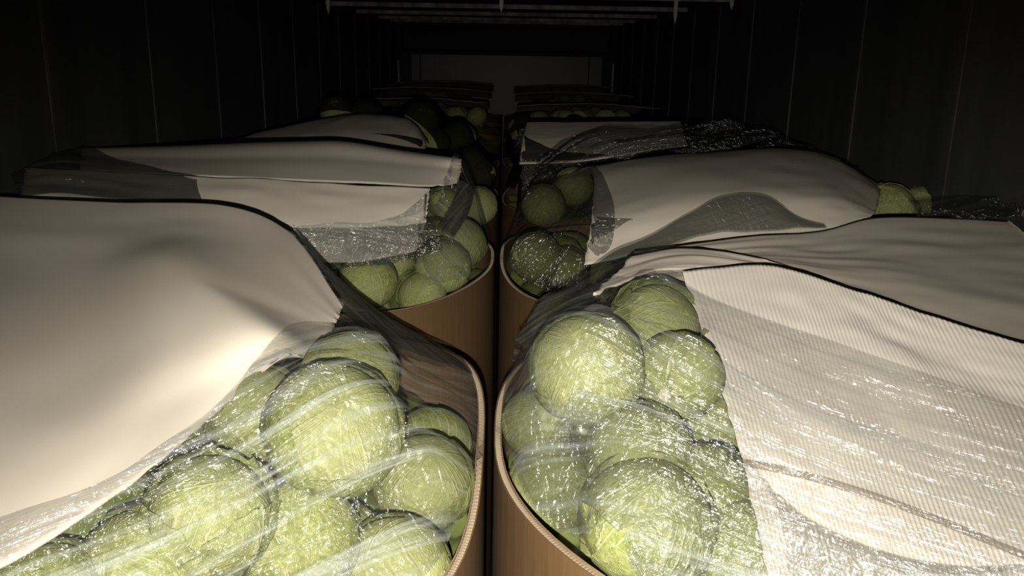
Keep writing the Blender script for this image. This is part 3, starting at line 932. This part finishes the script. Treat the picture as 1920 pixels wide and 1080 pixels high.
def film_drape(label, D, A, B, mat='film', nu=150, nv=110, ang=0.6, amp=0.005, seed=1, lift=0.002):
    """A: picture points on the draped surface (film border), B: rim angles in degrees, from the same end."""
    pa = [D.hit(*a) if len(a) == 2 else Vector((*at_y(*a).xy, 0)) if a[2] else Vector((a[0], a[1], 0)) for a in A]
    pb = [Vector((*rim_xy(D.side, D.row, R(t), 0.978), 0)) for t in B]
    cols = []
    for i in range(nu + 1):
        a, b = catmull(pa, i / nu), catmull(pb, i / nu)
        col = []
        for j in range(nv + 1):
            v = j / nv
            p = a.lerp(b, v)
            e = min(1.0, min(v, 1 - v) * 8)
            p.z = D.at(p.x, p.y) + lift + max(-0.002, wr(p.x, p.y, seed, ang, amp) * (0.35 + 0.65 * e))
            col.append(p)
        cols.append(col)
    return film_obj(label, cols, mat, ang)

def film_grid(label, rows, mat, nu=70, nv=40, ang=0.0, amp=0.006, seed=1):
    P = [[at_y(*c) for c in r] for r in rows]
    cols = surf(P, nu, nv)
    for c in cols:
        for p in c:
            p.x = min(max(p.x, -1.245), 1.245); p.z += wr(p.x, p.y, seed, ang, amp)
    return film_obj(label, cols, mat, ang)

DL0, DR0 = Drape('L', 0), Drape('R', 0)
DL1, DR1 = Drape('L', 1, 0.011, 500), Drape('R', 1, 0.011, 500)
film_drape('glossy clear film stretched over the cabbages of the near left bin', DL0,
           [(545, 440, 1.80), (622, 545, 1.60), (642, 592, 1.50), (604, 672, 1.32), (530, 664, 1.225), (432, 742), (300, 842), (210, 902), (100, 945), (-60, 1000)],
           [52, 30, 12, -5, -25, -45, -65, -85, -110], mat='film_crisp', ang=0.75, seed=1)
film_drape('streaked clear film over the cabbages and fluted sheet of the near right bin', DR0,
           [(1075, 548), (1180, 522), (1290, 540), (1400, 590), (1550, 640), (1720, 700), (1920, 770), (2100, 820)],
           [150, 170, 188, 205, 225, 245, 265, 290], ang=-0.55, seed=2)
film_drape('second streaked layer of film fanning out from the left rim, near right bin', DR0,
           [(975, 610), (1000, 690), (1090, 745), (1230, 785), (1370, 850), (1450, 960), (1480, 1120)], [178, 195, 212, 230, 248, 270, 300],
           mat='film_crisp', ang=-0.45, seed=16, lift=0.009, nu=110, nv=80, amp=0.006)
film_drape('dark grey film from the bent sheet corner to the right rim, near left bin', DL0,
           [(547, 440, 1.80), (622, 540, 1.61), (648, 590, 1.50), (622, 668, 1.34), (660, 700, 1.34)], [56, 45, 36, 27, 18], mat='film_grey', ang=-0.9, seed=11, lift=0.010, nu=80, nv=60)
film_drape('creased shiny film on the front corner of the second left bin', DL1,
           [(845, 345), (800, 400), (760, 415), (690, 424), (620, 428), (545, 440)],
           [25, 5, -20, -45, -70, -92], ang=0.1, seed=3, lift=0.007, nu=110, nv=80, amp=0.006)
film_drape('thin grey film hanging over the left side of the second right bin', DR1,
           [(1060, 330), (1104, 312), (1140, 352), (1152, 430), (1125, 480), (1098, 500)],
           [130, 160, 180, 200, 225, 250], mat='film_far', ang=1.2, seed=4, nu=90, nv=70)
film_grid('dark gathered rope of film rising over the back edge of the right bin', [
    [(965, 640, 1.52), (1010, 575, 1.60), (1075, 530, 1.68), (1150, 476, 1.78), (1220, 446, 1.86), (1290, 405, 1.93), (1350, 374, 1.97), (1430, 369, 1.99), (1485, 402, 2.0), (1545, 422, 2.01)],
    [(985, 655, 1.46), (1040, 585, 1.54), (1105, 540, 1.60), (1175, 484, 1.72), (1240, 455, 1.82), (1300, 424, 1.90), (1370, 405, 1.94), (1440, 405, 1.96), (1495, 418, 1.97), (1547, 427, 1.985)],
    [(1005, 668, 1.42), (1065, 602, 1.48), (1125, 556, 1.55), (1200, 492, 1.68), (1255, 464, 1.80), (1310, 447, 1.88), (1380, 438, 1.92), (1450, 434, 1.945), (1500, 430, 1.96), (1550, 431, 1.97)],
], 'film_grey', nu=120, nv=40, ang=0.5, amp=0.006, seed=5)
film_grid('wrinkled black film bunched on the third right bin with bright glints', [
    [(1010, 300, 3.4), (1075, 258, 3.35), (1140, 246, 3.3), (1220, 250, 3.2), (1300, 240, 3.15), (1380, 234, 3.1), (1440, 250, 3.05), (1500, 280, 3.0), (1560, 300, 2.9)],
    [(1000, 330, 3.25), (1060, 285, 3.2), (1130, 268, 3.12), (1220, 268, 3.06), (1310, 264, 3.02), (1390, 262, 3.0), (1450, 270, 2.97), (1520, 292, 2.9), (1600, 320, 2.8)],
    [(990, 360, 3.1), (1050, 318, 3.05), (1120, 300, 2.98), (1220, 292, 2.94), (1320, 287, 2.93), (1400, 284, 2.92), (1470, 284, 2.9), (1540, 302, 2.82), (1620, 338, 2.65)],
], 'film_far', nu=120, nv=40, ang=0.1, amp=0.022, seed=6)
film_grid('crumpled clear film between the right wall and the back cardboard', [
    [(1700, 385, 2.2), (1760, 378, 2.2), (1830, 374, 2.16), (1880, 378, 2.12), (1930, 385, 2.05)],
    [(1715, 400, 2.14), (1765, 396, 2.14), (1835, 392, 2.1), (1885, 394, 2.07), (1935, 400, 2.01)],
    [(1720, 415, 2.09), (1770, 415, 2.09), (1840, 414, 2.06), (1890, 413, 2.03), (1940, 414, 1.98)],
], 'film_far', nu=60, nv=30, ang=0.2, amp=0.015, seed=7)
film_grid('dim film over the left end of the second left bin', [
    [(20, 330, 2.12), (120, 285, 2.25), (170, 280, 2.32), (220, 300, 2.28), (300, 320, 2.24), (370, 332, 2.24)],
    [(30, 350, 2.07), (110, 320, 2.13), (180, 325, 2.16), (240, 336, 2.17), (310, 345, 2.17), (370, 350, 2.17)],
    [(40, 372, 2.02), (110, 366, 2.03), (190, 374, 2.04), (250, 378, 2.05), (320, 382, 2.07), (380, 384, 2.08)],
], 'film_grey', nu=60, nv=30, ang=0.2, amp=0.006, seed=8)

def on_sheet(px, py, up_):
    h = SBVH.ray_cast(CAM, ray(px, py).normalized())
    return (px, py, h[0].y - up_)
ln = [(1395, 868), (1500, 890), (1640, 932), (1780, 985), (1930, 1046), (2020, 1082)]
film_grid('long thin crease of film running across the fluted cardboard sheet', [
    [on_sheet(x, y + 7, 0.003) for x, y in ln], [on_sheet(x, y, 0.012) for x, y in ln], [on_sheet(x, y - 8, 0.003) for x, y in ln]],
    'film_fold', nu=90, nv=8, ang=-0.5, amp=0.001, seed=19)
for side, row, seed, lb in (('L', 2, 12, 'dimming film over the aisle side of the third left bin'), ('R', 2, 13, 'dimming film over the aisle side of the third right bin'),
                            ('L', 3, 14, 'added dimming film over the cabbages of the fourth left bin'), ('R', 3, 15, 'added dimming film over the cabbages of the fourth right bin')):
    D = Drape(side, row, 0.016, 300)  # dark tint stands in for fading flash; fourth-row films are added for it
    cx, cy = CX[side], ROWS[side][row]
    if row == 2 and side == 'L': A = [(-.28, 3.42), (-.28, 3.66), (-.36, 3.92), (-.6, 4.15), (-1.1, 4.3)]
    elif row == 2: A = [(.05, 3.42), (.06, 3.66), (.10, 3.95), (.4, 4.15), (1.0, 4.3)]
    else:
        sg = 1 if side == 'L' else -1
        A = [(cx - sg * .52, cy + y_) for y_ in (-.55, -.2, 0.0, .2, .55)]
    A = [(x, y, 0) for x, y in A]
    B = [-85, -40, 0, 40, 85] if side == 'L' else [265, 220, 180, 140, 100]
    film_drape(lb, D, A, B, mat='film_dimming', ang=0.4, seed=seed, nu=60, nv=40)

film_grid('crumpled shiny film band across the front of the second left bin', [
    [(540, 432, 2.085), (620, 430, 2.10), (700, 428, 2.13), (770, 424, 2.18), (812, 416, 2.22)],
    [(540, 460, 2.065), (620, 460, 2.075), (700, 458, 2.10), (770, 450, 2.14), (822, 440, 2.17)],
    [(560, 500, 2.06), (640, 505, 2.07), (710, 500, 2.09), (780, 488, 2.12), (830, 470, 2.14)],
], 'film_far', nu=90, nv=40, ang=0.1, amp=0.006, seed=17)
film_grid('twisted dark upright fold of film by the leafy cabbage, second left bin', [
    [(858, 338, 2.42), (852, 372, 2.36), (835, 405, 2.30), (818, 430, 2.26)],
    [(876, 345, 2.38), (872, 378, 2.32), (852, 412, 2.26), (838, 440, 2.22)],
    [(890, 360, 2.40), (882, 395, 2.34), (866, 425, 2.28), (850, 450, 2.24)],
], 'film_grey', nu=40, nv=24, ang=1.3, amp=0.004, seed=18)
